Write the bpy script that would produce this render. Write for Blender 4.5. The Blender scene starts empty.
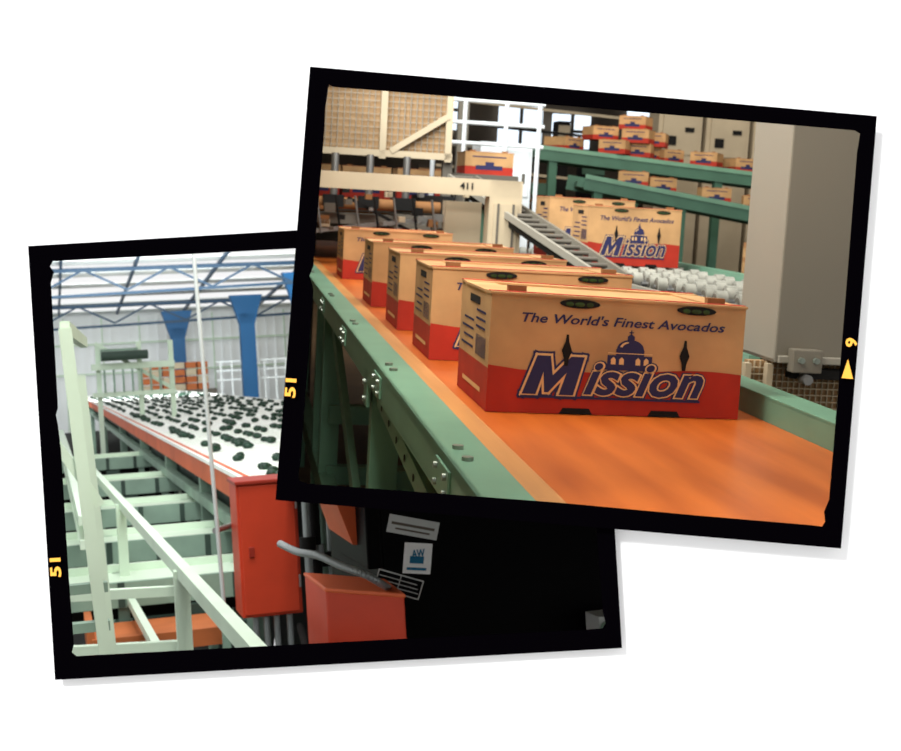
import bpy, bmesh, math, random
from mathutils import Vector as V, Matrix
random.seed(4)
sc=bpy.context.scene
try: sc.view_settings.view_transform='Standard'
except Exception: pass
CAM=V((0,0,1.6)); F=1400.0; WALL=1.2

# ---------------------------------------------------------------- materials
def lin(c): return tuple(((x/255)/12.92 if x/255<=.04045 else ((x/255+.055)/1.055)**2.4) for x in c)
MATS={}
def mat(name,rgb,rough=.6,metal=0,noise=0,scale=8,emit=0,bump=0,stretch=None,spec=.3,rgb2=None):
    if name in MATS: return MATS[name]
    m=bpy.data.materials.new(name); m.use_nodes=True; nt=m.node_tree; b=nt.nodes['Principled BSDF']
    c=lin(rgb); b.inputs['Base Color'].default_value=(*c,1); b.inputs['Roughness'].default_value=rough
    b.inputs['Metallic'].default_value=metal
    if 'Specular IOR Level' in b.inputs: b.inputs['Specular IOR Level'].default_value=spec
    if noise or rgb2:
        tc=nt.nodes.new('ShaderNodeTexCoord'); mp=nt.nodes.new('ShaderNodeMapping'); n=nt.nodes.new('ShaderNodeTexNoise')
        if stretch: mp.inputs['Scale'].default_value=stretch
        n.inputs['Scale'].default_value=scale; n.inputs['Detail'].default_value=5
        nt.links.new(tc.outputs['Object'],mp.inputs[0]); nt.links.new(mp.outputs[0],n.inputs['Vector'])
        r=nt.nodes.new('ShaderNodeValToRGB'); r.color_ramp.elements[0].position=.3; r.color_ramp.elements[1].position=.7
        c2=lin(rgb2) if rgb2 else tuple(x*(1-noise) for x in c)
        r.color_ramp.elements[0].color=(*c2,1); r.color_ramp.elements[1].color=(*c,1)
        nt.links.new(n.outputs['Fac'],r.inputs[0]); nt.links.new(r.outputs[0],b.inputs['Base Color'])
        if bump:
            bp=nt.nodes.new('ShaderNodeBump'); bp.inputs['Strength'].default_value=bump
            nt.links.new(n.outputs['Fac'],bp.inputs['Height']); nt.links.new(bp.outputs[0],b.inputs['Normal'])
    if emit:
        b.inputs['Emission Color'].default_value=(*c,1); b.inputs['Emission Strength'].default_value=emit
    MATS[name]=m; return m
white=mat('paper_white',(253,253,253),.9,spec=0)
black=mat('film_black',(3,2,4),.8,spec=0)
yel=mat('film_yellow',(250,180,75),.7,spec=0)
kraft=mat('kraft_card',(198,154,104),.8,noise=.32,scale=9,bump=.08)
kraft2=mat('kraft_dark',(140,96,56),.8,noise=.2,scale=14)
redc=mat('card_red',(176,46,28),.7,noise=.25,scale=12)
navy=mat('ink_navy',(42,42,80),.7)
cream=mat('ink_cream',(220,180,124),.7)
dark=mat('dark_gap',(14,12,10),.8)  # near-black for dark parts and for hole shade painted flat
avog=mat('avocado_green',(48,74,30),.5,noise=.6,scale=60)
avod=mat('avocado_dark',(34,66,50),.4,noise=.6,scale=40)
orange=mat('belt_orange',(200,104,36),.34,scale=2.4,stretch=(6,.8,1),rgb2=(162,74,20),spec=.5)
tan=mat('wood_strip',(190,130,70),.5,noise=.25,scale=6,stretch=(6,.4,1))
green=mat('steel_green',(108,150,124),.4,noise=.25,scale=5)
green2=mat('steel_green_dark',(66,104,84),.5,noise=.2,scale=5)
creamm=mat('machine_cream',(186,170,142),.5,noise=.18,scale=3)
meshm=mat('guard_tan',(162,130,92),.7,noise=.2,scale=20)
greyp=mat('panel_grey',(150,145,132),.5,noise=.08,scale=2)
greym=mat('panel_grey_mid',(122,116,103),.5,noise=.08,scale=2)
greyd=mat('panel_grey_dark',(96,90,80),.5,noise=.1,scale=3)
steel=mat('steel',(150,150,148),.3,metal=.8)
bolt=mat('bolt',(150,160,150),.3,metal=.7)
rollw=mat('roller_grey',(164,162,150),.3,noise=.3,scale=30)
bgbrown=mat('bg_wall',(104,90,74),.8,scale=.7,rgb2=(54,46,38))
bgfloor=mat('bg_floor',(122,98,72),.7,noise=.4,scale=2)
winlight=mat('window_light',(215,228,240),.5,emit=1.6)
partm=mat('partition_tan',(150,136,112),.9)
# left picture
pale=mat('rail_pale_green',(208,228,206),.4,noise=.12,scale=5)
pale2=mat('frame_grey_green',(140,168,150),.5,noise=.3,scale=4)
wtab=mat('table_white',(250,253,248),.5,noise=.03,scale=6)
obeam=mat('beam_orange',(218,100,54),.55,noise=.2,scale=3)
redb=mat('cabinet_red',(204,64,34),.5,noise=.18,scale=6)
redb2=mat('cabinet_red_dark',(150,42,26),.5)
blue=mat('steel_blue',(20,90,142),.5,noise=.15,scale=1)
blued=mat('truss_blue',(48,76,102),.5)
sheet=mat('sheet_white',(246,250,250),.6,noise=.03,scale=2)
blk=mat('cabinet_black',(4,4,5),.5,spec=.05)
lab=mat('label_grey',(196,202,200),.6)
labw=mat('label_white',(245,250,250),.6)
labb=mat('label_blue',(20,110,150),.6)
pipe=mat('pipe_grey',(150,156,156),.35,metal=.4)
lfloor=mat('floor_dark',(40,42,38),.8,noise=.5,scale=2)
brown=mat('crate_brown',(186,104,56),.7,noise=.3,scale=6)
dkgreen=mat('dark_green',(60,80,70),.6,noise=.4,scale=3)  # mottled dark green for legs, bars and under-table parts

# ---------------------------------------------------------------- the two halls' axes
R_AX=[V((.9876,.1532,-.0347)),V((-.1474,.9801,.1334)),V((.0545,-.1266,.9905))]
L_AX=[V((.9589,.2778,.0577)),V((-.2782,.9605,-.0017)),V((-.0559,-.0144,.9983))]
def fmat(ax):
    m=Matrix.Identity(4)
    for i in range(3):
        for j in range(3): m[j][i]=ax[i][j]
    m.translation=CAM; return m
FM={'R':fmat(R_AX),'L':fmat(L_AX),'W':Matrix.Identity(4)}
def wp(px,py,y=WALL): # drawing-board units -> point on the display wall
    return V(((px-450.5)/F*y,y,1.6-(py-375.5)/F*y))
# partitions dividing the two halls
a0,a1,b1=wp(320,72),wp(287,491),wp(835,537.5)
nA=(a0-CAM).cross(a1-CAM).normalized(); 
if nA.x<0: nA=-nA          # points to the right hall
nB=(a1-CAM).cross(b1-CAM).normalized()
if nB.z<0: nB=-nB          # points up into the right hall

class MB:
    def __init__(s): s.v=[]; s.f=[]; s.m=[]; s.mats=[]; s.sm=[]
    def mi(s,m):
        if m not in s.mats: s.mats.append(m)
        return s.mats.index(m)
    def add(s,vs,fs,m,smooth=False):
        o=len(s.v); s.v+= [tuple(x) for x in vs]; k=s.mi(m)
        for f in fs: s.f.append([o+i for i in f]); s.m.append(k); s.sm.append(smooth)
    def hexa(s,p,m):
        s.add(p,[(0,1,2,3),(7,6,5,4),(0,4,5,1),(1,5,6,2),(2,6,7,3),(3,7,4,0)],m)
    def box(s,x0,x1,y0,y1,z0,z1,m):
        s.hexa([(x0,y0,z0),(x0,y1,z0),(x1,y1,z0),(x1,y0,z0),(x0,y0,z1),(x0,y1,z1),(x1,y1,z1),(x1,y0,z1)],m)
    def beam(s,p,q,w,h,m,up=(0,0,1)):
        p=V(p);q=V(q);d=(q-p).normalized(); u=V(up)
        if abs(d.dot(u))>.95: u=V((0,1,0))
        r=d.cross(u).normalized(); u=r.cross(d).normalized(); r*=w/2; u*=h/2
        s.hexa([p-r-u,p+r-u,q+r-u,q-r-u,p-r+u,p+r+u,q+r+u,q-r+u],m)
    def cyl(s,p,q,r,m,n=12,r2=None):
        p=V(p);q=V(q);d=(q-p).normalized(); u=V((0,0,1)) if abs(d.z)<.9 else V((1,0,0))
        a=d.cross(u).normalized(); b=d.cross(a); r2=r if r2 is None else r2
        vs=[p+(a*math.cos(t)+b*math.sin(t))*r for t in [2*math.pi*i/n for i in range(n)]]+[q+(a*math.cos(t)+b*math.sin(t))*r2 for t in [2*math.pi*i/n for i in range(n)]]
        s.add(vs,[(i,(i+1)%n,n+(i+1)%n,n+i) for i in range(n)],m,True)
        s.add(vs,[tuple(range(n)),tuple(range(2*n-1,n-1,-1))],m)
    def tube(s,pts,r,m,n=10):
        for i in range(len(pts)-1): s.cyl(pts[i],pts[i+1],r,m,n)
    def poly(s,pts,m): s.add(pts,[tuple(range(len(pts)))],m)
    def ell(s,c,rx,ry,rz,m,rot=0,n=10,k=6,pear=0):
        vs=[];fs=[];cr,sr=math.cos(rot),math.sin(rot)
        for j in range(k+1):
            ph=math.pi*j/k
            for i in range(n):
                t=2*math.pi*i/n; x=math.cos(ph)*rx; w=math.sin(ph)*(1-pear*math.cos(ph)); y=w*math.cos(t)*ry; z=w*math.sin(t)*rz
                vs.append((c[0]+x*cr-y*sr,c[1]+x*sr+y*cr,c[2]+z))
        for j in range(k):
            for i in range(n): fs.append((j*n+i,j*n+(i+1)%n,(j+1)*n+(i+1)%n,(j+1)*n+i))
        s.add(vs,fs,m,True)
    def text(s,body,cx,cz,w,h,y,m,offset=0,shear=0,M=None):
        """flat lettering in the x-z plane at depth y, centred cx,cz, fitted to w x h"""
        cu=bpy.data.curves.new('t','FONT'); cu.body=body; cu.size=1; cu.offset=offset; cu.shear=shear; cu.resolution_u=3
        ob=bpy.data.objects.new('t',cu); sc.collection.objects.link(ob)
        dg=bpy.context.evaluated_depsgraph_get(); me=bpy.data.meshes.new_from_object(ob.evaluated_get(dg))
        xs=[v.co.x for v in me.vertices]; ys=[v.co.y for v in me.vertices]
        x0,x1,y0,y1=min(xs),max(xs),min(ys),max(ys)
        vs=[]
        for v in me.vertices:
            p=V((cx+((v.co.x-x0)/(x1-x0)-.5)*w, y, cz+((v.co.y-y0)/(y1-y0)-.5)*h))
            vs.append(M@p if M else p)
        s.add(vs,[tuple(p.vertices) for p in me.polygons],m)
        bpy.data.objects.remove(ob); bpy.data.curves.remove(cu); bpy.data.meshes.remove(me)
    def done(s,name,fr,clip='',bev=0):
        me=bpy.data.meshes.new(name); me.from_pydata(s.v,[],s.f)
        for m in s.mats: me.materials.append(m)
        me.polygons.foreach_set('material_index',s.m); me.polygons.foreach_set('use_smooth',s.sm)
        ob=bpy.data.objects.new(name,me); sc.collection.objects.link(ob); ob.matrix_world=FM[fr]
        planes=[]
        if fr=='R': planes=[(nA,.0),(nB,.0)]
        if clip=='A': planes=[(-nA,0)]
        if clip=='B': planes=[(-nB,0)]
        if clip=='C': planes=[(-nB,0),(nA,0)]
        bm=bmesh.new(); bm.from_mesh(me); inv=FM[fr].inverted(); R3=inv.to_3x3()
        def cut(co,no):
            g=bm.verts[:]+bm.edges[:]+bm.faces[:]
            bmesh.ops.bisect_plane(bm,geom=g,plane_co=inv@co,plane_no=R3@no,clear_inner=True)
        for n,_ in planes: cut(CAM+n*.004,n)
        if fr!='W': cut(V((0,WALL+.012,0)),V((0,1,0)))
        bm.to_mesh(me); bm.free(); me.update()
        if bev:
            md=ob.modifiers.new('b','BEVEL'); md.width=bev; md.segments=2; md.limit_method='ANGLE'
        return ob

def outline(name,loops,y,thick,m):
    """flat board in the wall plane cut from closed outlines (holes allowed)"""
    cu=bpy.data.curves.new(name,'CURVE'); cu.dimensions='2D'; cu.fill_mode='BOTH'; cu.extrude=thick/2
    for lp in loops:
        sp=cu.splines.new('POLY'); sp.points.add(len(lp)-1); sp.use_cyclic_u=True
        for i,(px,py) in enumerate(lp):
            w=wp(px,py,y); sp.points[i].co=(w.x,w.z,0,1)
    ob=bpy.data.objects.new(name,cu); sc.collection.objects.link(ob)
    dg=bpy.context.evaluated_depsgraph_get(); me=bpy.data.meshes.new_from_object(ob.evaluated_get(dg))
    bpy.data.objects.remove(ob)
    o=bpy.data.objects.new(name,me); sc.collection.objects.link(o)
    me.materials.clear(); me.materials.append(m)
    o.rotation_euler=(math.pi/2,0,0); o.location=(0,y+thick/2,0)
    return o

# ---------------------------------------------------------------- display wall and film frames
R_out=[(310,66.5),(877,116),(841,548.5),(275.5,500)]
R_in=[(329,84),(333,86),(600,108),(846,129),(856,130),(861,133),(860,140),(858,152),(840,380),(830,500),(825,512),(826,522),(823,527),(812,525.5),(700,516),(560,503),(322,485),(308,484),(299,481),(298,474),(300,462),(313,290),(312,284),(309,276),(313,266),(324,130),(325,106),(327,95),(328,86)]
L_out=[(308,229.5),(28,246),(55,680),(622,648),(614,517)]
L_in=[(596,516),(599,560),(603,612),(606,624),(603,629),(590,630),(430,638),(90,656),(76,657),(71,653),(73,645),(68,580),(60,450),(57,425),(55,415),(57,408),(50,282),(53,272),(49,266),(52,261),(306,247.5)]
L_hole=[(43,254),(306,240),(288,491),(603,518),(614,638),(64,664)]
R_hole=[(321,77),(868,124),(834,535),(290,489)]
BIG=[(-2600,-1700),(3500,-1700),(3500,2240),(-2600,2240)]
outline('wall_front',[BIG,L_hole,R_hole],WALL,.004,white)
outline('film_frame',[L_out+L_in],WALL-.010,.003,black)
outline('film_frame.001',[R_out,R_in],WALL-.017,.003,black)
f1=bpy.data.objects['film_frame']; f2=bpy.data.objects['film_frame.001']
bpy.context.view_layer.update()
def keep(o,p):
    o.parent=p; o.matrix_parent_inverse=p.matrix_world.inverted()
def ftxt(body,px,py,w,h,ang,p,y,name):
    B=MB(); k=y/F; c=wp(px,py,y)
    M=Matrix.Translation(c)@Matrix.Rotation(-math.radians(ang),4,'Y')
    B.text(body,0,0,w*k,h*k,0,yel,M=M,offset=.03)
    keep(B.done(name,'W'),p)
ftxt('51',290.5,388,19,11,86,f2,WALL-.0205,'frame_number')
ftxt('51',55.5,567.5,19,11,93,f1,WALL-.0135,'frame_number_b')
ftxt('9',851.5,342.5,9,12,86,f2,WALL-.0205,'frame_number_c')
B=MB(); y=WALL-.0205; B.poly([wp(848,359,y),wp(853,379,y),wp(841.5,378,y)],yel); keep(B.done('frame_arrow','W'),f2)

# partitions
B=MB()
def far(px,py,t): return CAM+(wp(px,py)-CAM)*t
B.poly([far(322.5,40,1.01),far(322.5,40,45),far(287,491,45),far(287,491,1.01)],partm); B.done('partition_side','W')
B=MB(); B.poly([far(287,491,1.01),far(287,491,45),far(900,543,45),far(900,543,1.01)],partm); B.done('partition_lower','W')

# ================================================================ RIGHT HALL
# shell
B=MB(); B.poly([(-3,1,-1.3),(16,1,-1.3),(16,26,-1.3),(-3,26,-1.3)],bgfloor); B.done('floor','R')
B=MB(); B.poly([(-3,25.5,-1.3),(16,25.5,-1.3),(16,25.5,3),(-3,25.5,3)],bgbrown)
for x0,x1,z0,z1 in ((3.2,3.9,1.2,1.9),(4.6,5.4,.9,1.7),(5.6,6.3,1.0,1.6),(7.0,8.0,1.1,1.75),(8.4,8.8,1.2,1.7)):
    B.box(x0,x1,25.35,25.45,z0,z1,winlight)
    B.box((x0+x1)/2-.03,(x0+x1)/2+.03,25.3,25.36,z0,z1,greyd); B.box(x0,x1,25.3,25.36,(z0+z1)/2-.03,(z0+z1)/2+.03,greyd)
B.done('wall_back','R')
B=MB(); B.poly([(16,1,-1.3),(16,26,-1.3),(16,26,3),(16,1,3)],bgbrown); B.done('wall_right','R')
B=MB(); B.poly([(-3,1,3),(16,1,3),(16,26,3),(-3,26,3)],bgbrown); B.done('ceiling','R')

# main conveyor
B=MB()
B.box(.375,.872,1.2,9.5,-.355,-.340,orange)
B.box(.335,.377,1.2,9.5,-.36,-.335,tan)
B.box(.272,.336,1.2,9.5,-.345,-.328,green); B.box(.272,.280,1.2,9.5,-.385,-.328,green)
B.box(.272,.32,1.2,9.5,-.390,-.380,green)
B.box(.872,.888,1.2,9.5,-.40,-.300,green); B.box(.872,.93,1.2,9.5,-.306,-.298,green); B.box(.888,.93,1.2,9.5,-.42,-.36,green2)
for y in (1.75,2.62,3.5,4.4,5.6):   # splice plates, bolts, legs
    B.box(.268,.272,y-.06,y+.06,-.38,-.34,green)
    for dy in (-.04,.04):
        for z in (-.350,-.372): B.cyl((.263,y+dy,z),(.269,y+dy,z),.005,bolt,8)
        B.cyl((.295,y+dy,-.33),(.295,y+dy,-.323),.008,bolt,8)
for y in (2.85,4.5,4.9,6.5): 
    B.box(.285,.345,y,y+.05,-1.3,-.38,green)
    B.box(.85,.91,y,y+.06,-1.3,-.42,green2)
B.box(.272,.280,2.84,2.91,-.44,-.36,green)
for z in (-.425,-.39): B.cyl((.266,2.875,z),(.273,2.875,z),.006,bolt,8)
for y0,y1 in ((2.85,4.9),(4.9,6.5)): B.beam((.31,y0,-.95),(.31,y1,-.95),.05,.07,green)
for z in (-.72,-.92): B.beam((.31,4.5,z),(.88,4.5,z),.05,.06,green)
for z in (-.60,-.80): B.beam((.31,2.88,z),(.88,2.88,z),.04,.05,green)
# perforated diagonal angle brace
pa,pb=V((.30,2.80,-.41)),V((.335,1.75,-.54))
B.beam(pa,pb,.02,.04,green)
for k in range(9):
    p=pa.lerp(pb,.08+k*.1); B.cyl(p+V((-.0115,0,0)),p+V((-.0125,0,0)),.007,dark,8)
B.beam((.32,4.5,-.44),(.32,3.1,-.9),.02,.05,green)
B.done('conveyor_belt','R',bev=.002)

LOGO_M=[(0,0),(.04,1),(.30,1),(.47,.50),(.70,1),(.96,1),(1,0),(.72,0),(.72,.58),(.50,.06),(.42,.06),(.27,.58),(.27,0)]
def logo(B,w,h):
    x0,x1,z0,z1=w*.135,w*.335,h*.165,h*.50; sh=.30
    P=[V((x0+(x1-x0)*a+sh*(z1-z0)*b,0,z0+(z1-z0)*b)) for a,b in LOGO_M]
    def stroke(t,e,m):
        n=len(P)
        for i in range(n):
            p,q=P[i],P[(i+1)%n]; d=(q-p).normalized(); r=V((-d.z,0,d.x))*t; d=d*t; o=V((0,-e-(i%5)*.00001,0))
            B.poly([p-d-r+o,q+d-r+o,q+d+r+o,p-d+r+o],m)
    stroke(w*.0165,.0014,navy); stroke(w*.0085,.0018,cream)
    B.poly([p+V((0,-.0023,0)) for p in P],navy)
    for off,e,m,g in ((.085,.0015,navy,.020),(.055,.0019,cream,.011),(.026,.0023,navy,0)):
        B.text("ission",w*.612,h*.315,w*(.475+g),h*(.285+g*2.2),-e,m,offset=off,shear=.32)

def carton(name,x,y,z,w=.43,d=.30,h=.19,yaw=0,skew=0,art=True,fr='R',roll=0):
    B=MB(); rb=h*.37
    B.hexa([(0,0,0),(0,d,0),(w,d,0),(w,0,0),(0,0,rb),(0,d,rb),(w,d,rb),(w,0,rb)],redc)
    B.hexa([(0,0,rb),(0,d,rb),(w,d,rb),(w,0,rb),(0,0,h),(0,d,h),(w,d,h),(w,0,h)],kraft)
    # lid flaps, raised end tabs
    B.box(-.002,w+.002,-.002,.045,h,h+.004,kraft); B.box(-.002,w+.002,d-.045,d+.002,h,h+.004,kraft)
    B.box(-.002,w+.002,.008,.02,h+.004,h+.0052,redc); B.box(-.002,w+.002,d-.02,d-.008,h+.004,h+.0052,redc)
    B.box(-.002,.05,.05,d-.05,h-.001,h+.003,kraft); B.box(w-.05,w+.002,.05,d-.05,h-.001,h+.003,kraft)
    for u in (.03,w-.06): B.box(u,u+.03,.02,.035,h+.003,h+.014,kraft2)
    if art:
        N=24; top=[]
        for i in range(N+1):
            u=w*i/N; top.append((u,-.0006,rb+.008*math.sin(i/N*math.pi*2+2.6)+.002))
        B.poly([(0,-.0006,0),(w,-.0006,0)]+top[::-1],redc)
        W=w/.43
        B.text("The World's Finest Avocados",w*.52,h*.82,w*.80,h*.085,-.001,navy,offset=.018,shear=.25)
        cx=w*.55
        def P(pts,m,e): B.poly([(cx+a*W,-e,h*b) for a,b in pts],m)
        # domed mission church with bell lantern and cross
        P([(-.038,.40),(.038,.40),(.038,.53),(-.038,.53)],navy,.0009)
        P([(-.024,.53),(.024,.53),(.024,.585),(-.024,.585)],navy,.0009)
        P([(.023*math.cos(t),.585+.085*math.sin(t)) for t in [math.pi*i/12 for i in range(13)]],navy,.0009)
        P([(-.006,.66),(.006,.66),(.006,.70),(0,.72),(-.006,.70)],navy,.0009); P([(-.001,.71),(.001,.71),(.001,.755),(-.001,.755)],navy,.0009); P([(-.004,.73),(.004,.73),(.004,.738),(-.004,.738)],navy,.0009)
        for k in (-2,-1,1,2): P([(k*.014-.004,.45),(k*.014+.004,.45),(k*.014+.004,.495),(k*.014,.515),(k*.014-.004,.495)],cream,.0012)
        P([(.016*math.cos(t)-.002,.595+.058*math.sin(t)) for t in [math.pi*(.55+.4*i/6) for i in range(7)]]+[(.012*math.cos(t)-.002,.595+.044*math.sin(t)) for t in [math.pi*(.95-.4*i/6) for i in range(7)]],cream,.0012)
        P([(-.038,.545),(.038,.545),(.038,.552),(-.038,.552)],cream,.0012)
        logo(B,w,h)
        B.box(w*.13,w*.84,-.002,-.0015,h*.135,h*.155,navy)
        for u in (.34,.80):
            B.poly([(w*u+.034*W*math.cos(t),-.0022,h*.957+.0075*math.sin(t)) for t in [2*math.pi*i/16 for i in range(16)]],dark)  # hand-hole: flat dark ellipse painting the shade of an opening
            for k,s_ in ((-1,.8),(0,1),(1,.7)): B.ell((w*u+k*.017*W,-.0026,h*.952),.0085*W*s_,.0008,.0045,avog)
        for u in (.30,.765):
            B.poly([(w*u-.003,-.0028,h*.42),(w*u+.003,-.0028,h*.42),(w*u+.004,-.0028,h*.48),(w*u+.0085,-.0028,h*.55),(w*u+.003,-.0028,h*.63),(w*u+.002,-.0028,h*.69),(w*u-.002,-.0028,h*.69),(w*u-.003,-.0028,h*.63),(w*u-.0085,-.0028,h*.55),(w*u-.004,-.0028,h*.48)],dark)  # slit drawn as a flat dark shape, its inner shade painted
        for u in (.35,.70): B.poly([(w*u-.028,-.0012,.0),(w*u+.028,-.0012,0),(w*u+.022,-.0012,.010),(w*u-.022,-.0012,.010)],dark)  # vent slots drawn flat, the shade inside painted on
        sd=-.0008
        def S(y0,y1,z0,z1,m): B.poly([(sd,y0,z0),(sd,y1,z0),(sd,y1,z1),(sd,y0,z1)],m)
        for i in range(14): S(.03+i*.007,.033+i*.007,h*.42,h*.60,navy)
        for i in range(4): S(.15,.27-.02*(i%2),h*(.45+.08*i),h*(.47+.08*i),navy)
        for i in range(3): S(.04,.13,h*(.66+.07*i),h*(.68+.07*i),navy)
        S(.10,.20,h*.86,h*.93,dark); S(.06,.24,h*.12,h*.16,cream)
    else:
        B.box(w*.22,w*.78,-.001,0,h*.22,h*.42,navy); B.box(w*.42,w*.6,-.001,0,h*.42,h*.58,navy); B.box(w*.15,w*.85,-.001,0,h*.78,h*.84,navy)
    M=Matrix.Translation((x,y,z))@Matrix.Rotation(yaw,4,'Z')@Matrix.Rotation(roll,4,'Y')
    vs=[]
    for v in B.v:
        p=V(v); p.z-=skew*p.x*(p.z/h); vs.append(tuple(M@p))
    B.v=vs
    return B.done(name,fr,bev=.0015)
carton('cardboard_carton',.402,2.19,-.339,w=.424,skew=.018)
for y in (2.87,3.48,4.17,5.44): carton('cardboard_carton',.402+random.uniform(-.003,.003),y,-.339,w=.424,yaw=random.uniform(-.01,.01))
# cartons on the roller conveyor
carton('cardboard_carton',1.45,5.75,-.249,w=.40,h=.24); carton('cardboard_carton',1.40,6.3,-.249,w=.40,h=.27)

# roller conveyor (parallel line on the right)
B=MB()
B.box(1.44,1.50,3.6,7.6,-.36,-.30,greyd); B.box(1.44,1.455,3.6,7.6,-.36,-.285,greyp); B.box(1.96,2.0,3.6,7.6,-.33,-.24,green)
B.box(1.5,1.96,3.6,7.6,-.34,-.32,dark)  # dark sheet paints the shade in the gaps between rollers
yy=3.65; r_=0
while yy<7.5:
    B.cyl((1.5,yy,-.285),(1.96,yy,-.285),.008,steel,8)
    for k in range(6):
        x=1.51+k*.074+(.018 if r_%2 else 0); B.cyl((x,yy,-.28),(x+.036,yy,-.28),.030,rollw,14)
        B.cyl((x-.004,yy,-.28),(x,yy,-.28),.02,greyd,10)
    yy+=.16; r_+=1
for y in (4.2,5.6,7.2):
    for x in (1.47,1.98): B.box(x-.03,x+.03,y,y+.06,-1.3,-.34,green)
B.done('roller_conveyor','R')
# inclined feeder
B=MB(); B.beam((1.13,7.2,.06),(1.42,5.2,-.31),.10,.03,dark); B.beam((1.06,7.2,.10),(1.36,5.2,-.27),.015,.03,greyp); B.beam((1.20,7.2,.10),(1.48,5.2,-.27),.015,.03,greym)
for k in range(20):
    t=k/20; B.cyl((1.07+.29*t,7.2-2*t,.10-.375*t),(1.19+.29*t,7.2-2*t,.10-.375*t),.010,greyd,8)
for t in (.2,.7): B.beam((1.13+.27*t,7.2-2*t,.05-.36*t),(1.13+.27*t,7.2-2*t,-1.3),.05,.05,green)
B.done('inclined_conveyor','R')
# lower green conveyor between
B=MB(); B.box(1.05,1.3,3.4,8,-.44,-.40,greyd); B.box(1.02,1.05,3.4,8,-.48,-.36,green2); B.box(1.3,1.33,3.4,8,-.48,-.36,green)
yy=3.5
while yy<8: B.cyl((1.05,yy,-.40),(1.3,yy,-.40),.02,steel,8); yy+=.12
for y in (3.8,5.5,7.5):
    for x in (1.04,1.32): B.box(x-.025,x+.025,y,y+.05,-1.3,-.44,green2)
B.done('transfer_conveyor','R')

# grey column with bracket and guard
B=MB(); B.box(1.035,1.42,2.57,2.77,-.285,1.3,greym); B.box(1.033,1.045,2.572,2.7705,-.28,1.3,greyp)  # left face in lighter grey, the light on it put into colour
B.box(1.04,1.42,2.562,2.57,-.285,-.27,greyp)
B.box(1.06,1.12,2.54,2.57,-.30,-.255,greym)
for x in (1.075,1.105): B.cyl((x,2.53,-.275),(x,2.545,-.275),.006,bolt,8)
B.box(1.07,1.30,2.57,2.60,-.315,-.295,dark); B.cyl((1.09,2.53,-.312),(1.09,2.56,-.312),.010,steel,12)
B.done('machine_column','R',bev=.004)
B=MB()
B.box(1.00,1.40,2.62,2.64,-.62,-.287,meshm)
for i in range(32): B.box(1.0+i*.012,1.002+i*.012,2.615,2.62,-.62,-.287,creamm)
for i in range(24): B.box(1.0,1.4,2.610,2.615,-.60+i*.013,-.598+i*.013,creamm)
for x in (.985,1.03): B.box(x,x+.012,2.59,2.61,-.62,-.29,creamm)
B.done('guard_panel','R')

# cream machine frame with number
B=MB(); B.box(.10,1.26,6.3,6.42,.01,.085,creamm); B.box(1.12,1.27,6.3,6.42,-1.3,.085,creamm); B.box(.10,.16,6.3,6.42,-1.3,.01,creamm)
B.box(1.14,1.25,6.29,6.3,-.24,-.02,creamm); B.box(1.155,1.165,6.285,6.29,-.24,-.02,greyd); B.box(1.225,1.235,6.285,6.29,-.24,-.02,greyd)
B.text('411',1.01,.052,.06,.03,6.295,dark,offset=.03)
B.box(.75,1.12,6.8,7.1,-1.3,-.10,greyd); B.box(.95,1.12,6.5,6.6,-.4,-.02,creamm)
B.done('machine_frame','R',bev=.004)
B=MB()
B.box(.30,1.10,7.5,7.52,.22,.80,meshm)
for x in (.36,.72,1.07): B.box(x,x+.035,7.46,7.5,.18,.85,creamm)
B.box(.30,1.11,7.46,7.5,.19,.225,creamm); B.box(.30,1.11,7.46,7.5,.56,.585,creamm)
B.beam((.78,7.47,.22),(1.08,7.47,.42),.03,.03,creamm)
for i in range(22): B.box(.40+i*.032,.403+i*.032,7.485,7.5,.22,.8,greyp)
for i in range(16): B.box(.38,1.08,7.483,7.486,.24+i*.034,.2425+i*.034,greyp)
for x in (.36,1.07): B.box(x,x+.05,7.5,7.56,-1.3,.2,greyd)
B.done('machine_guard','R')
B=MB()
for x in (1.12,1.30,1.55,1.75): B.cyl((x,8.3,-1.3),(x,8.3,.57),.014,labw,8)
for z in (.32,.44,.57): B.cyl((1.10,8.3,z),(1.78,8.3,z),.012,labw,8)
B.done('safety_railing','R')
B=MB(); B.box(1.42,1.74,8.4,8.7,-1.3,.34,labw); B.box(1.44,1.72,8.39,8.4,.02,.30,labw); B.box(1.68,1.70,8.385,8.39,.1,.16,greyd); B.done('control_cabinet','R',bev=.01)
carton('cardboard_carton',1.22,7.7,.13,w=.27,h=.12,art=False)
B=MB(); B.box(1.15,1.52,7.68,8.05,.08,.13,greyd); 
for x in (1.18,1.48): B.box(x,x+.04,7.7,7.75,-1.3,.08,greyd)
B.done('side_table','R')
# packing machinery behind the near boxes
B=MB()
for i in range(9):
    y=6.9+i*.12; B.cyl((.35,y,-.06-.01*i),(1.0,y,-.06-.01*i),.03,steel if i%2 else kraft2,10)
B.box(.30,1.05,6.9,8.0,-.16,-.11,greyd); B.box(.30,.36,6.8,8.1,-.2,.02,creamm); B.box(.98,1.04,6.8,8.1,-.2,0,dark)
for x in (.45,.62,.8): B.cyl((x,6.85,-.02),(x,6.85,.18),.018,steel,8); B.box(x-.05,x+.05,6.83,6.9,-.08,-.02,dark)
for x in (.32,1.0):
    for y in (6.9,7.9): B.box(x,x+.04,y,y+.04,-1.3,-.1,dark)
random.seed(9)
for i in range(40):
    x=random.uniform(.3,1.05); z=random.uniform(-.24,.0); s=random.uniform(.015,.055); B.box(x,x+s,6.55,6.62,z,z+s*.8,[greyd,dark,kraft2,creamm,steel][i%5])
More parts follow.
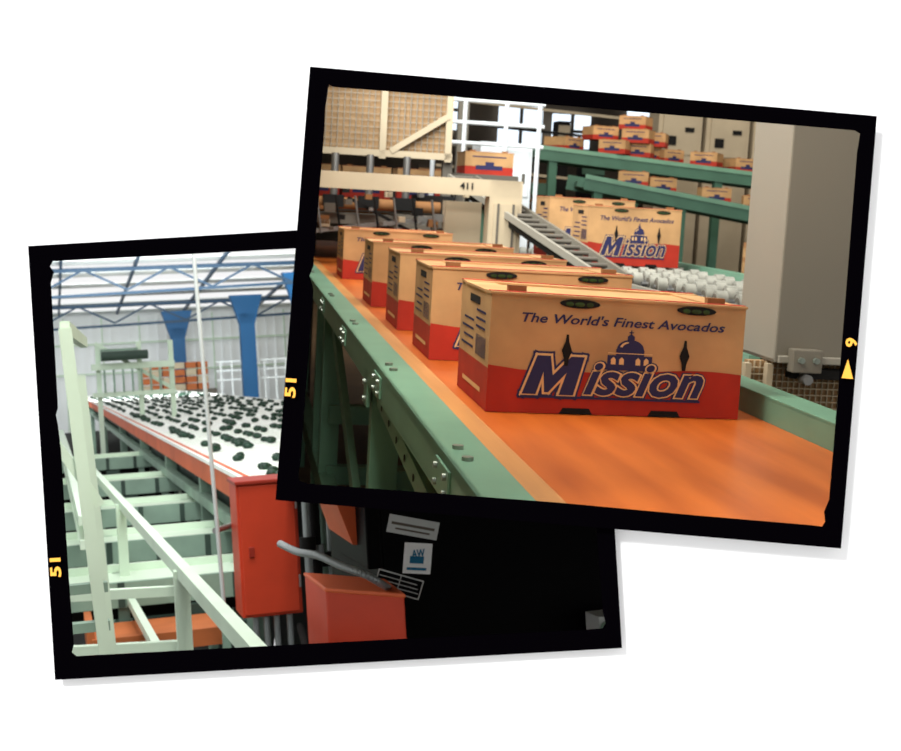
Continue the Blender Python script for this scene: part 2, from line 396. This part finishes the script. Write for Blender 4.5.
for i in range(8):
    x=.35+i*.09; B.cyl((x,6.55,-.02),(x+.03,6.55,-.2),.006,[steel,dark][i%2],6)
B.beam((.3,6.6,-.2),(1.1,6.6,-.08),.03,.02,steel); B.beam((.5,6.6,-.03),(.9,6.6,-.22),.02,.015,dark)
B.done('packing_machine','R')
for x,y in ((.30,8.6),(.62,8.7),(.95,8.6)): carton('cardboard_carton',x,y,-.05,w=.3,h=.2,art=False)
B=MB(); B.box(.2,1.4,8.5,9.1,-.12,-.05,greyd)
for x in (.25,1.3): B.box(x,x+.05,8.6,8.65,-1.3,-.12,greyd)
B.done('packing_table','R')

# far elevated conveyors with carton stacks
def elev(pa,pb,name):
    B=MB(); pa=V(pa);pb=V(pb)
    B.beam(pa,pb,.7,.05,green2); o=V((0,-.36,.02)); B.beam(pa+o,pb+o,.04,.14,green2); B.beam(pa+o+V((0,-.01,.05)),pb+o+V((0,-.01,.05)),.045,.04,green); o=V((0,.36,.02)); B.beam(pa+o,pb+o,.04,.14,green2)
    for t in (.05,.35,.65,.95):
        q=pa.lerp(pb,t); B.box(q.x-.04,q.x+.04,q.y-.36,q.y-.28,-1.3,q.z,green2)
    B.done(name,'R')
elev((2.9,14.0,.46),(5.6,13.6,.27),'elevated_conveyor'); elev((3.1,12.9,.18),(5.6,12.4,-.17),'elevated_conveyor')
for i in range(8):
    x=3.22+i*.24; n=(1,2,3,2,1,1,0,1)[i]
    for k in range(n):
        carton('cardboard_carton',x+random.uniform(-.05,.05),13.7+random.uniform(-.12,.12),.53-(x-3.1)*.07+k*.135,w=.27,h=.13,art=False,yaw=random.uniform(-.6,.6))
for x in (3.4,3.7,4.2,4.6): carton('cardboard_carton',x,12.5,.22-(x-3.1)*.13,w=.27,h=.13,art=False,yaw=random.uniform(-.3,.3))
B=MB()
for x in (4.55,5.1,5.65): B.box(x,x+.5,15.2,15.6,-1.3,1.25,creamm); B.box(x+.05,x+.45,15.18,15.2,.6,1.15,creamm); B.box(x+.1,x+.2,15.16,15.18,.7,.8,dark); B.box(x+.3,x+.4,15.16,15.18,.85,.9,dark)
B.done('electrical_cabinet','R')
B=MB()
for i in range(34):
    x=2.2+random.random()*7; y=16+random.random()*6; s=random.uniform(.1,.45); z=random.uniform(-1.2,.9)
    B.box(x,x+s,y,y+.3,-1.3,z+.2,[greyd,dark,kraft2,dkgreen,bgbrown][i%5]); B.box(x,x+s,y-.02,y,z,z+.15,[creamm,kraft,greyp,green][i%4])
for i in range(10): 
    z=-.9+i*.25; B.beam((2.2,16,z),(9,16,z-.3),.03,.03,[greyp,dark,creamm][i%3])
B.done('background_machinery','R')
B=MB()
for x in (2.4,5.2,7.6): B.box(x,x+.12,15.8,15.9,-1.3,3,greyp)
B.beam((0,15.7,1.35),(12,15.7,1.2),.1,.12,greyp)
B.done('steel_columns','R')
# slatted crate
B=MB()
for i in range(5): B.box(2.04,2.28,5.1,5.12,-.42+i*.06,-.38+i*.06,kraft)
for x in (2.04,2.26): B.box(x,x+.03,5.08,5.5,-.42,-.12,kraft2)
for i in range(5): B.box(2.04,2.05,5.1,5.5,-.42+i*.06,-.38+i*.06,kraft)
B.box(2.04,2.34,5.1,5.5,-.45,-.42,kraft2); B.box(2.06,2.12,5.12,5.18,-1.3,-.45,green2); B.box(2.06,2.12,5.4,5.46,-1.3,-.45,green2)
B.done('wooden_crate','R')

# ================================================================ LEFT HALL
B=MB(); B.poly([(-6,1,-1.7),(14,1,-1.7),(14,46,-1.7),(-6,46,-1.7)],lfloor); B.done('floor','L','A')
B=MB(); B.poly([(-6,1,-1.7),(14,1,-1.7),(14,46,-1.7),(-6,46,-1.7)],lfloor); B.done('floor','L','C')
B=MB(); B.box(-6,12,44,44.2,-1.7,1.9,sheet)
for i in range(60): B.box(-5+i*.28,-4.96+i*.28,43.95,44,-1.7,1.75,pale if i%4==0 else sheet)
for z in (.9,.0): B.box(-6,12,43.9,43.95,z,z+.06,pale)
B.done('wall_back','L','A')
# roof with skylights and blue trusses
B=MB()
def rz(y): return 1.85+(44-y)*.075
for i in range(12):
    y0=44-i*2; g=.7; B.hexa([(-6,y0-g,rz(y0-g)),(-6,y0,rz(y0)),(12,y0,rz(y0)),(12,y0-g,rz(y0-g)),(-6,y0-g,rz(y0-g)+.03),(-6,y0,rz(y0)+.03),(12,y0,rz(y0)+.03),(12,y0-g,rz(y0-g)+.03)],sheet)
B.done('ceiling','L','A')
B=MB()
for y in (41,34,28,23): 
    z=rz(y)-.12; B.beam((-6,y,z),(12,y,z),.08,.10,blued); z2=z-.5
    B.beam((-6,y,z2-.25),(12,y,z2+.15),.06,.07,blued)
    for i in range(9): 
        x=-5+i*2; B.beam((x,y,z),(x+1,y,z2),.05,.05,blued); B.beam((x+1,y,z2),(x+2,y,z),.05,.05,blued)
for x in (.5,2.2,4.2,6.4,8.6): B.beam((x,43.5,rz(43.5)-.05),(x,20,rz(20)-.05),.06,.09,blued)
B.done('roof_trusses','L','A')
for i,(x,y) in enumerate(((3.75,41),(5.35,38),(6.15,34))):
    B=MB(); t=rz(y)-.35; w=.20
    B.box(x-w,x+w,y,y+.3,-1.7,t-.5,blue)
    B.hexa([(x-w,y,t-.8),(x-w,y+.3,t-.8),(x+w,y+.3,t-.8),(x+w,y,t-.8),(x-w*2.2,y,t),(x-w*2.2,y+.3,t),(x+w*2.2,y+.3,t),(x+w*2.2,y,t)],blue)
    B.done('steel_column','L','A')
# sorting table
B=MB(); y0,y1=5.55,38
B.box(.86,3.3,y0,y1,-.56,-.512,wtab); B.box(.83,.87,y0,y1,-.63,-.50,obeam); B.box(.87,3.3,y0,y0+.04,-.7,-.512,obeam)
B.box(.815,.835,y0,y1,-.515,-.495,wtab)
# rows of fruit cups
yy=y0+.1
while yy<12:
    B.box(.87,3.3,yy,yy+.015,-.512,-.510,pale); yy+=.24
for k in range(12): B.box(.9+k*.2,.91+k*.2,y0,20,-.512,-.505,wtab)
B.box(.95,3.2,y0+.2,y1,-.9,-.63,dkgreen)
for y in (6.5,8.5,11,14,18,24,30):
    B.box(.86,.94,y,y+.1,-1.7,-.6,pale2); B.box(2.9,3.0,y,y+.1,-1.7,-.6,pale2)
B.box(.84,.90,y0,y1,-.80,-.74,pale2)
B.done('sorting_conveyor','L','A')
B=MB()
for i in range(820):
    y=5.8+random.random()**1.2*27; k=random.randint(0,10); x=1.0+k*.2+random.uniform(-.03,.03)
    s=random.uniform(.85,1.15); B.ell((x,y,-.512+.018*s),.036*s,.024*s,.021*s,avod,rot=random.gauss(.2,.6),n=8,k=5,pear=.25)
B.done('avocados','L','A')
# cross conveyors below the table
B=MB()
for y,z in ((6.3,-.93),(7.4,-.88),(8.8,-.84),(10.8,-.82),(13.5,-.8)):
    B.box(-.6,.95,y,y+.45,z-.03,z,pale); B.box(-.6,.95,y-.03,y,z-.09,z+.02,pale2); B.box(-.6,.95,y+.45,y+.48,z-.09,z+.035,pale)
    for x in (-.3,.25,.8): B.box(x,x+.05,y,y+.05,-1.7,z,pale2); B.box(x,x+.05,y+.42,y+.46,-1.7,z,pale2)
    B.box(-.6,.9,y+.05,y+.1,z-.4,z-.34,dkgreen)
    for k in range(6): B.box(-.5+k*.25,-.47+k*.25,y-.035,y-.03,z-.09,z+.02,dkgreen)
    B.cyl((.1,y-.05,z-.15),(.8,y-.05,z-.2),.015,dkgreen,6); B.box(.5,.62,y-.06,y,z-.2,z-.1,dkgreen)
    B.box(-.6,.9,y+.1,y+.4,z-.16,z-.05,dark)
for z in (-.62,-.72): B.box(.1,.16,6,16,z,z+.04,pale)
B.done('cross_conveyor','L','A')
B=MB(); B.box(.12,.72,5.75,6.2,-1.10,-1.07,brown); B.box(.12,.72,5.73,5.75,-1.12,-1.05,brown); B.box(.10,.13,5.75,6.2,-1.12,-1.01,brown)
for x in (.14,.66):
    for y in (5.78,6.13): B.box(x,x+.04,y,y+.04,-1.7,-1.10,dkgreen)
B.done('wooden_tray','L','A')
# handrail, posts
B=MB()
B.beam((.22,10.5,-.60),(.395,2.75,-.60),.033,.042,pale)
B.beam((.20,10.5,-.98),(.385,2.9,-1.0),.03,.035,pale)
for x,y in ((.358,4.25),(.30,6.6),(.24,9.8)): B.box(x-.022,x+.022,y,y+.045,-1.7,-.60,pale)
B.done('handrail','L','A')
B=MB()
B.beam((.045,3,.10),(.098,3,-.75),.026,.035,pale); B.beam((.085,3.6,.0),(.135,3.6,-.95),.022,.03,pale)
B.beam((-.02,3,-.08),(.095,3.0,-.27),.02,.02,pale)
B.beam((.045,3,.10),(.12,4.4,.10),.02,.03,pale)
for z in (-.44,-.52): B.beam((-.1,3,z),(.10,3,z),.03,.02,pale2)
for z in (-.68,-.85): B.beam((.02,4.5,z),(.36,4.4,z),.03,.03,pale)
B.done('platform_post','L','A')
# machine at far left
B=MB()
for x in (.55,1.0,1.35): B.box(x,x+.05,16,16.1,-1.7,.35,pale)
B.box(.5,1.4,15.9,16.2,.05,.12,pale); B.box(.5,1.4,15.9,16.2,-.25,-.2,pale); B.box(.6,1.0,15.8,16.2,.15,.28,pale2); B.cyl((.6,15.7,.2),(1.1,15.7,.2),.05,dkgreen)
B.beam((.55,16,.35),(1.38,16,-.2),.04,.04,pale)
for k in range(7): B.box(.62+k*.1,.64+k*.1,15.85,15.9,-.2,.05,pale2)
B.done('sizing_machine','L','A')
B=MB()
for i in range(6):
    for k in range(4): B.box(2.5+i*.32,2.78+i*.32,39.5,39.9,-.55+k*.2,-.38+k*.2,brown if (i+k)%3 else creamm)
B.box(2.4,4.6,39.4,40,-1.7,-.55,greyd)
for i in range(5): B.box(6.3,7.6,36,36.6,-.75+i*.14,-.66+i*.14,kraft2)
B.box(6.3,7.6,36,36.6,-1.7,-.75,greyd)
B.done('crate_stack','L','A')
B=MB()
for i in range(12): B.box(4.6+i*.3,4.64+i*.3,38.5,38.55,-1.7,.15,labw)
for z in (-.35,-.1,.15): B.box(4.5,8.2,38.5,38.55,z,z+.04,labw)
B.done('safety_railing','L','A')
# thin rod
B=MB(); B.cyl((.57,5.4,.46),(.61,5.4,-1.0),.008,lab,10); B.beam((.61,5.4,-1.0),(.61,5.4,-1.7),.03,.03,pale2); B.cyl((.59,5.4,-.62),(.68,5.55,-.62),.012,steel); B.done('support_rod','L')
# red control box
B=MB(); B.box(.665,.895,5.3,5.5,-.95,-.44,redb); B.box(.675,.885,5.29,5.3,-.94,-.45,redb); B.box(.66,.90,5.28,5.52,-.445,-.43,redb2)
B.box(.70,.72,5.28,5.3,-.72,-.68,redb2)
for z in (-.55,-.85): B.box(.883,.89,5.275,5.29,z,z+.05,steel)
B.done('control_box','L',bev=.006)
B=MB()
for x in (.72,.76,.80,.85): B.cyl((x,5.35,-1.7),(x,5.35,-.96),.012,pipe,8)
for i in range(6):
    x=.70+i*.03; B.cyl((x,4.0+.04*i,-1.2),(x,4.0+.04*i,-.30+.02*i),.012+.005*(i%2),[pipe,dark,pale2][i%3],8)
    B.cyl((x,4.0+.04*i,-.5-.03*i),(x,4.0+.04*i,-.54-.03*i),.024,[dark,pipe][i%2],8)
B.tube([(.88,5.3,-1.0),(.84,4.8,-1.1),(.78,4.3,-1.05),(.74,4.0,-.9)],.014,dark)
B.done('pipe_bundle','L','B')
# second red box
def prism(B,tp,z0,z1,m):
    B.hexa([(x,y,z0) for x,y in tp]+[(x,y,z1) for x,y in tp],m)
B=MB(); tp=[(.545,2.93),(.545,3.18),(.685,2.97),(.675,2.76)]
prism(B,tp,-.85,-.485,redb); prism(B,[(x+(x-.615)*.03,y+(y-2.97)*.03) for x,y in tp],-.488,-.478,obeam)
B.done('motor_cover','L','B',bev=.004)
B=MB(); B.hexa([(.645,3.1,-.415),(.65,3.4,-.41),(.69,3.4,-.41),(.685,3.1,-.42),(.60,3.1,-.28),(.61,3.4,-.28),(.685,3.4,-.28),(.685,3.1,-.28)],obeam); B.done('chute_guard','L','B')
# conduit
pts=[]
c=[V((.465,3.0,-.385)),V((.485,2.9,-.392)),V((.515,2.84,-.395)),V((.555,2.80,-.415)),V((.60,2.78,-.435)),V((.64,2.8,-.462)),V((.665,2.86,-.48))]
for i in range(len(c)-1):
    p0=c[max(i-1,0)];p1=c[i];p2=c[i+1];p3=c[min(i+2,len(c)-1)]
    for k in range(6):
        t=k/6; pts.append(.5*((2*p1)+(p2-p0)*t+(2*p0-5*p1+4*p2-p3)*t*t+(-p0+3*p1-3*p2+p3)*t**3))
pts.append(c[-1])
B=MB(); B.tube(pts,.008,pipe,10); B.done('flexible_conduit','L','B')
# black electrical cabinet
B=MB(); B.box(.69,1.24,3.0,3.6,-.80,-.2,blk); B.box(.655,.69,3.0,3.3,-.46,-.2,blk)
def quad(cx,cz,w,h,ang,m,e):
    c_,s_=math.cos(ang),math.sin(ang)
    B.poly([(cx+a*w/2*c_-b*h/2*s_,3-e,cz+a*w/2*s_+b*h/2*c_) for a,b in ((-1,-1),(1,-1),(1,1),(-1,1))],m)
quad(.762,-.375,.117,.040,-.26,lab,.001); quad(.762,-.373,.10,.006,-.26,greyd,.0015); quad(.76,-.384,.08,.004,-.26,greyd,.0015)
quad(.768,-.445,.064,.068,-.14,labw,.001); quad(.766,-.448,.032,.016,-.14,labb,.0015); quad(.764,-.468,.045,.006,-.14,labb,.0015)
B.text('AW',.770,-.434,.03,.018,2.998,labb,offset=.03)
quad(.722,-.498,.108,.044,-.36,lab,.001); quad(.722,-.498,.102,.038,-.36,blk,.0013)
for dz in (-.010,0,.010): quad(.722,-.498+dz,.09,.002,-.36,lab,.0016)
quad(.722,-.498,.002,.038,-.36,lab,.0016)
B.done('electrical_cabinet','L','B',bev=.004)
B=MB(); B.box(1.15,1.22,2.9,2.98,-.66,-.60,lab); B.cyl((1.16,2.9,-.63),(1.2,2.85,-.64),.02,pale2); B.box(1.16,1.21,2.92,2.97,-1.7,-.66,pale2); B.done('motor_unit','L','B')

# ---------------------------------------------------------------- lights
def area(name,fr,p,tgt,size,e,col=(1,1,1),sy=None):
    l=bpy.data.lights.new(name,'AREA'); l.size=size; l.energy=e; l.color=col
    if sy: l.shape='RECTANGLE'; l.size_y=sy
    o=bpy.data.objects.new(name,l); sc.collection.objects.link(o)
    P=FM[fr]@V(p); T=FM[fr]@V(tgt); o.location=P; o.rotation_euler=(T-P).to_track_quat('-Z','Y').to_euler()
area('key_lamp','W',(-2.2,-2.6,4.6),(0,1.2,1.6),.8,330)
area('hall_lamp','R',(.9,4.0,2.6),(.8,3.8,-.3),2.0,46,(1,.93,.8))
area('carton_fill','R',(.3,1.9,2.0),(.6,3.0,-.3),1.0,11,(1,.93,.8))  # added lamp tilted at the carton fronts, no such fitting in the hall
area('rail_fill','R',(.19,2.2,.8),(.22,4.0,-1.0),.3,15,(1,.95,.85))  # added out of view to brighten the green rail and legs
area('guard_fill','R',(1.05,1.9,.9),(1.1,2.62,-.4),.3,2.0,(1,.92,.8))  # unseen lamp added to lift the guard panel under the column
area('hall_lamp_c','R',(4,13,2.8),(4,15,0),5,200,(1,.93,.82))
area('left_fill','L',(1.0,5,3.2),(1.2,9,-.5),3,330,(.97,1,1))  # extra area light added on top of the daylight from the roof
area('left_near_fill','L',(.2,2.2,1.6),(.6,3.6,-.6),1,22,(1,1,1))  # extra area light on the near machinery, not a roof opening
area('back_wall_fill','L',(3,28,2.6),(4,44,.2),6,1300,(.95,1,1))  # added to whiten the back wall, hangs below the roof sheets
w=bpy.data.worlds.new('World'); sc.world=w; w.use_nodes=True
w.node_tree.nodes['Background'].inputs[0].default_value=(1,1,1,1); w.node_tree.nodes['Background'].inputs[1].default_value=.95

cd=bpy.data.cameras.new('camera'); cd.lens=F/901*36; cd.sensor_width=36; cd.clip_start=.05; cd.clip_end=200
cd.dof.use_dof=True; cd.dof.focus_distance=1.6; cd.dof.aperture_fstop=20
co=bpy.data.objects.new('camera',cd); sc.collection.objects.link(co); co.location=CAM; co.rotation_euler=(math.pi/2,0,0); sc.camera=co
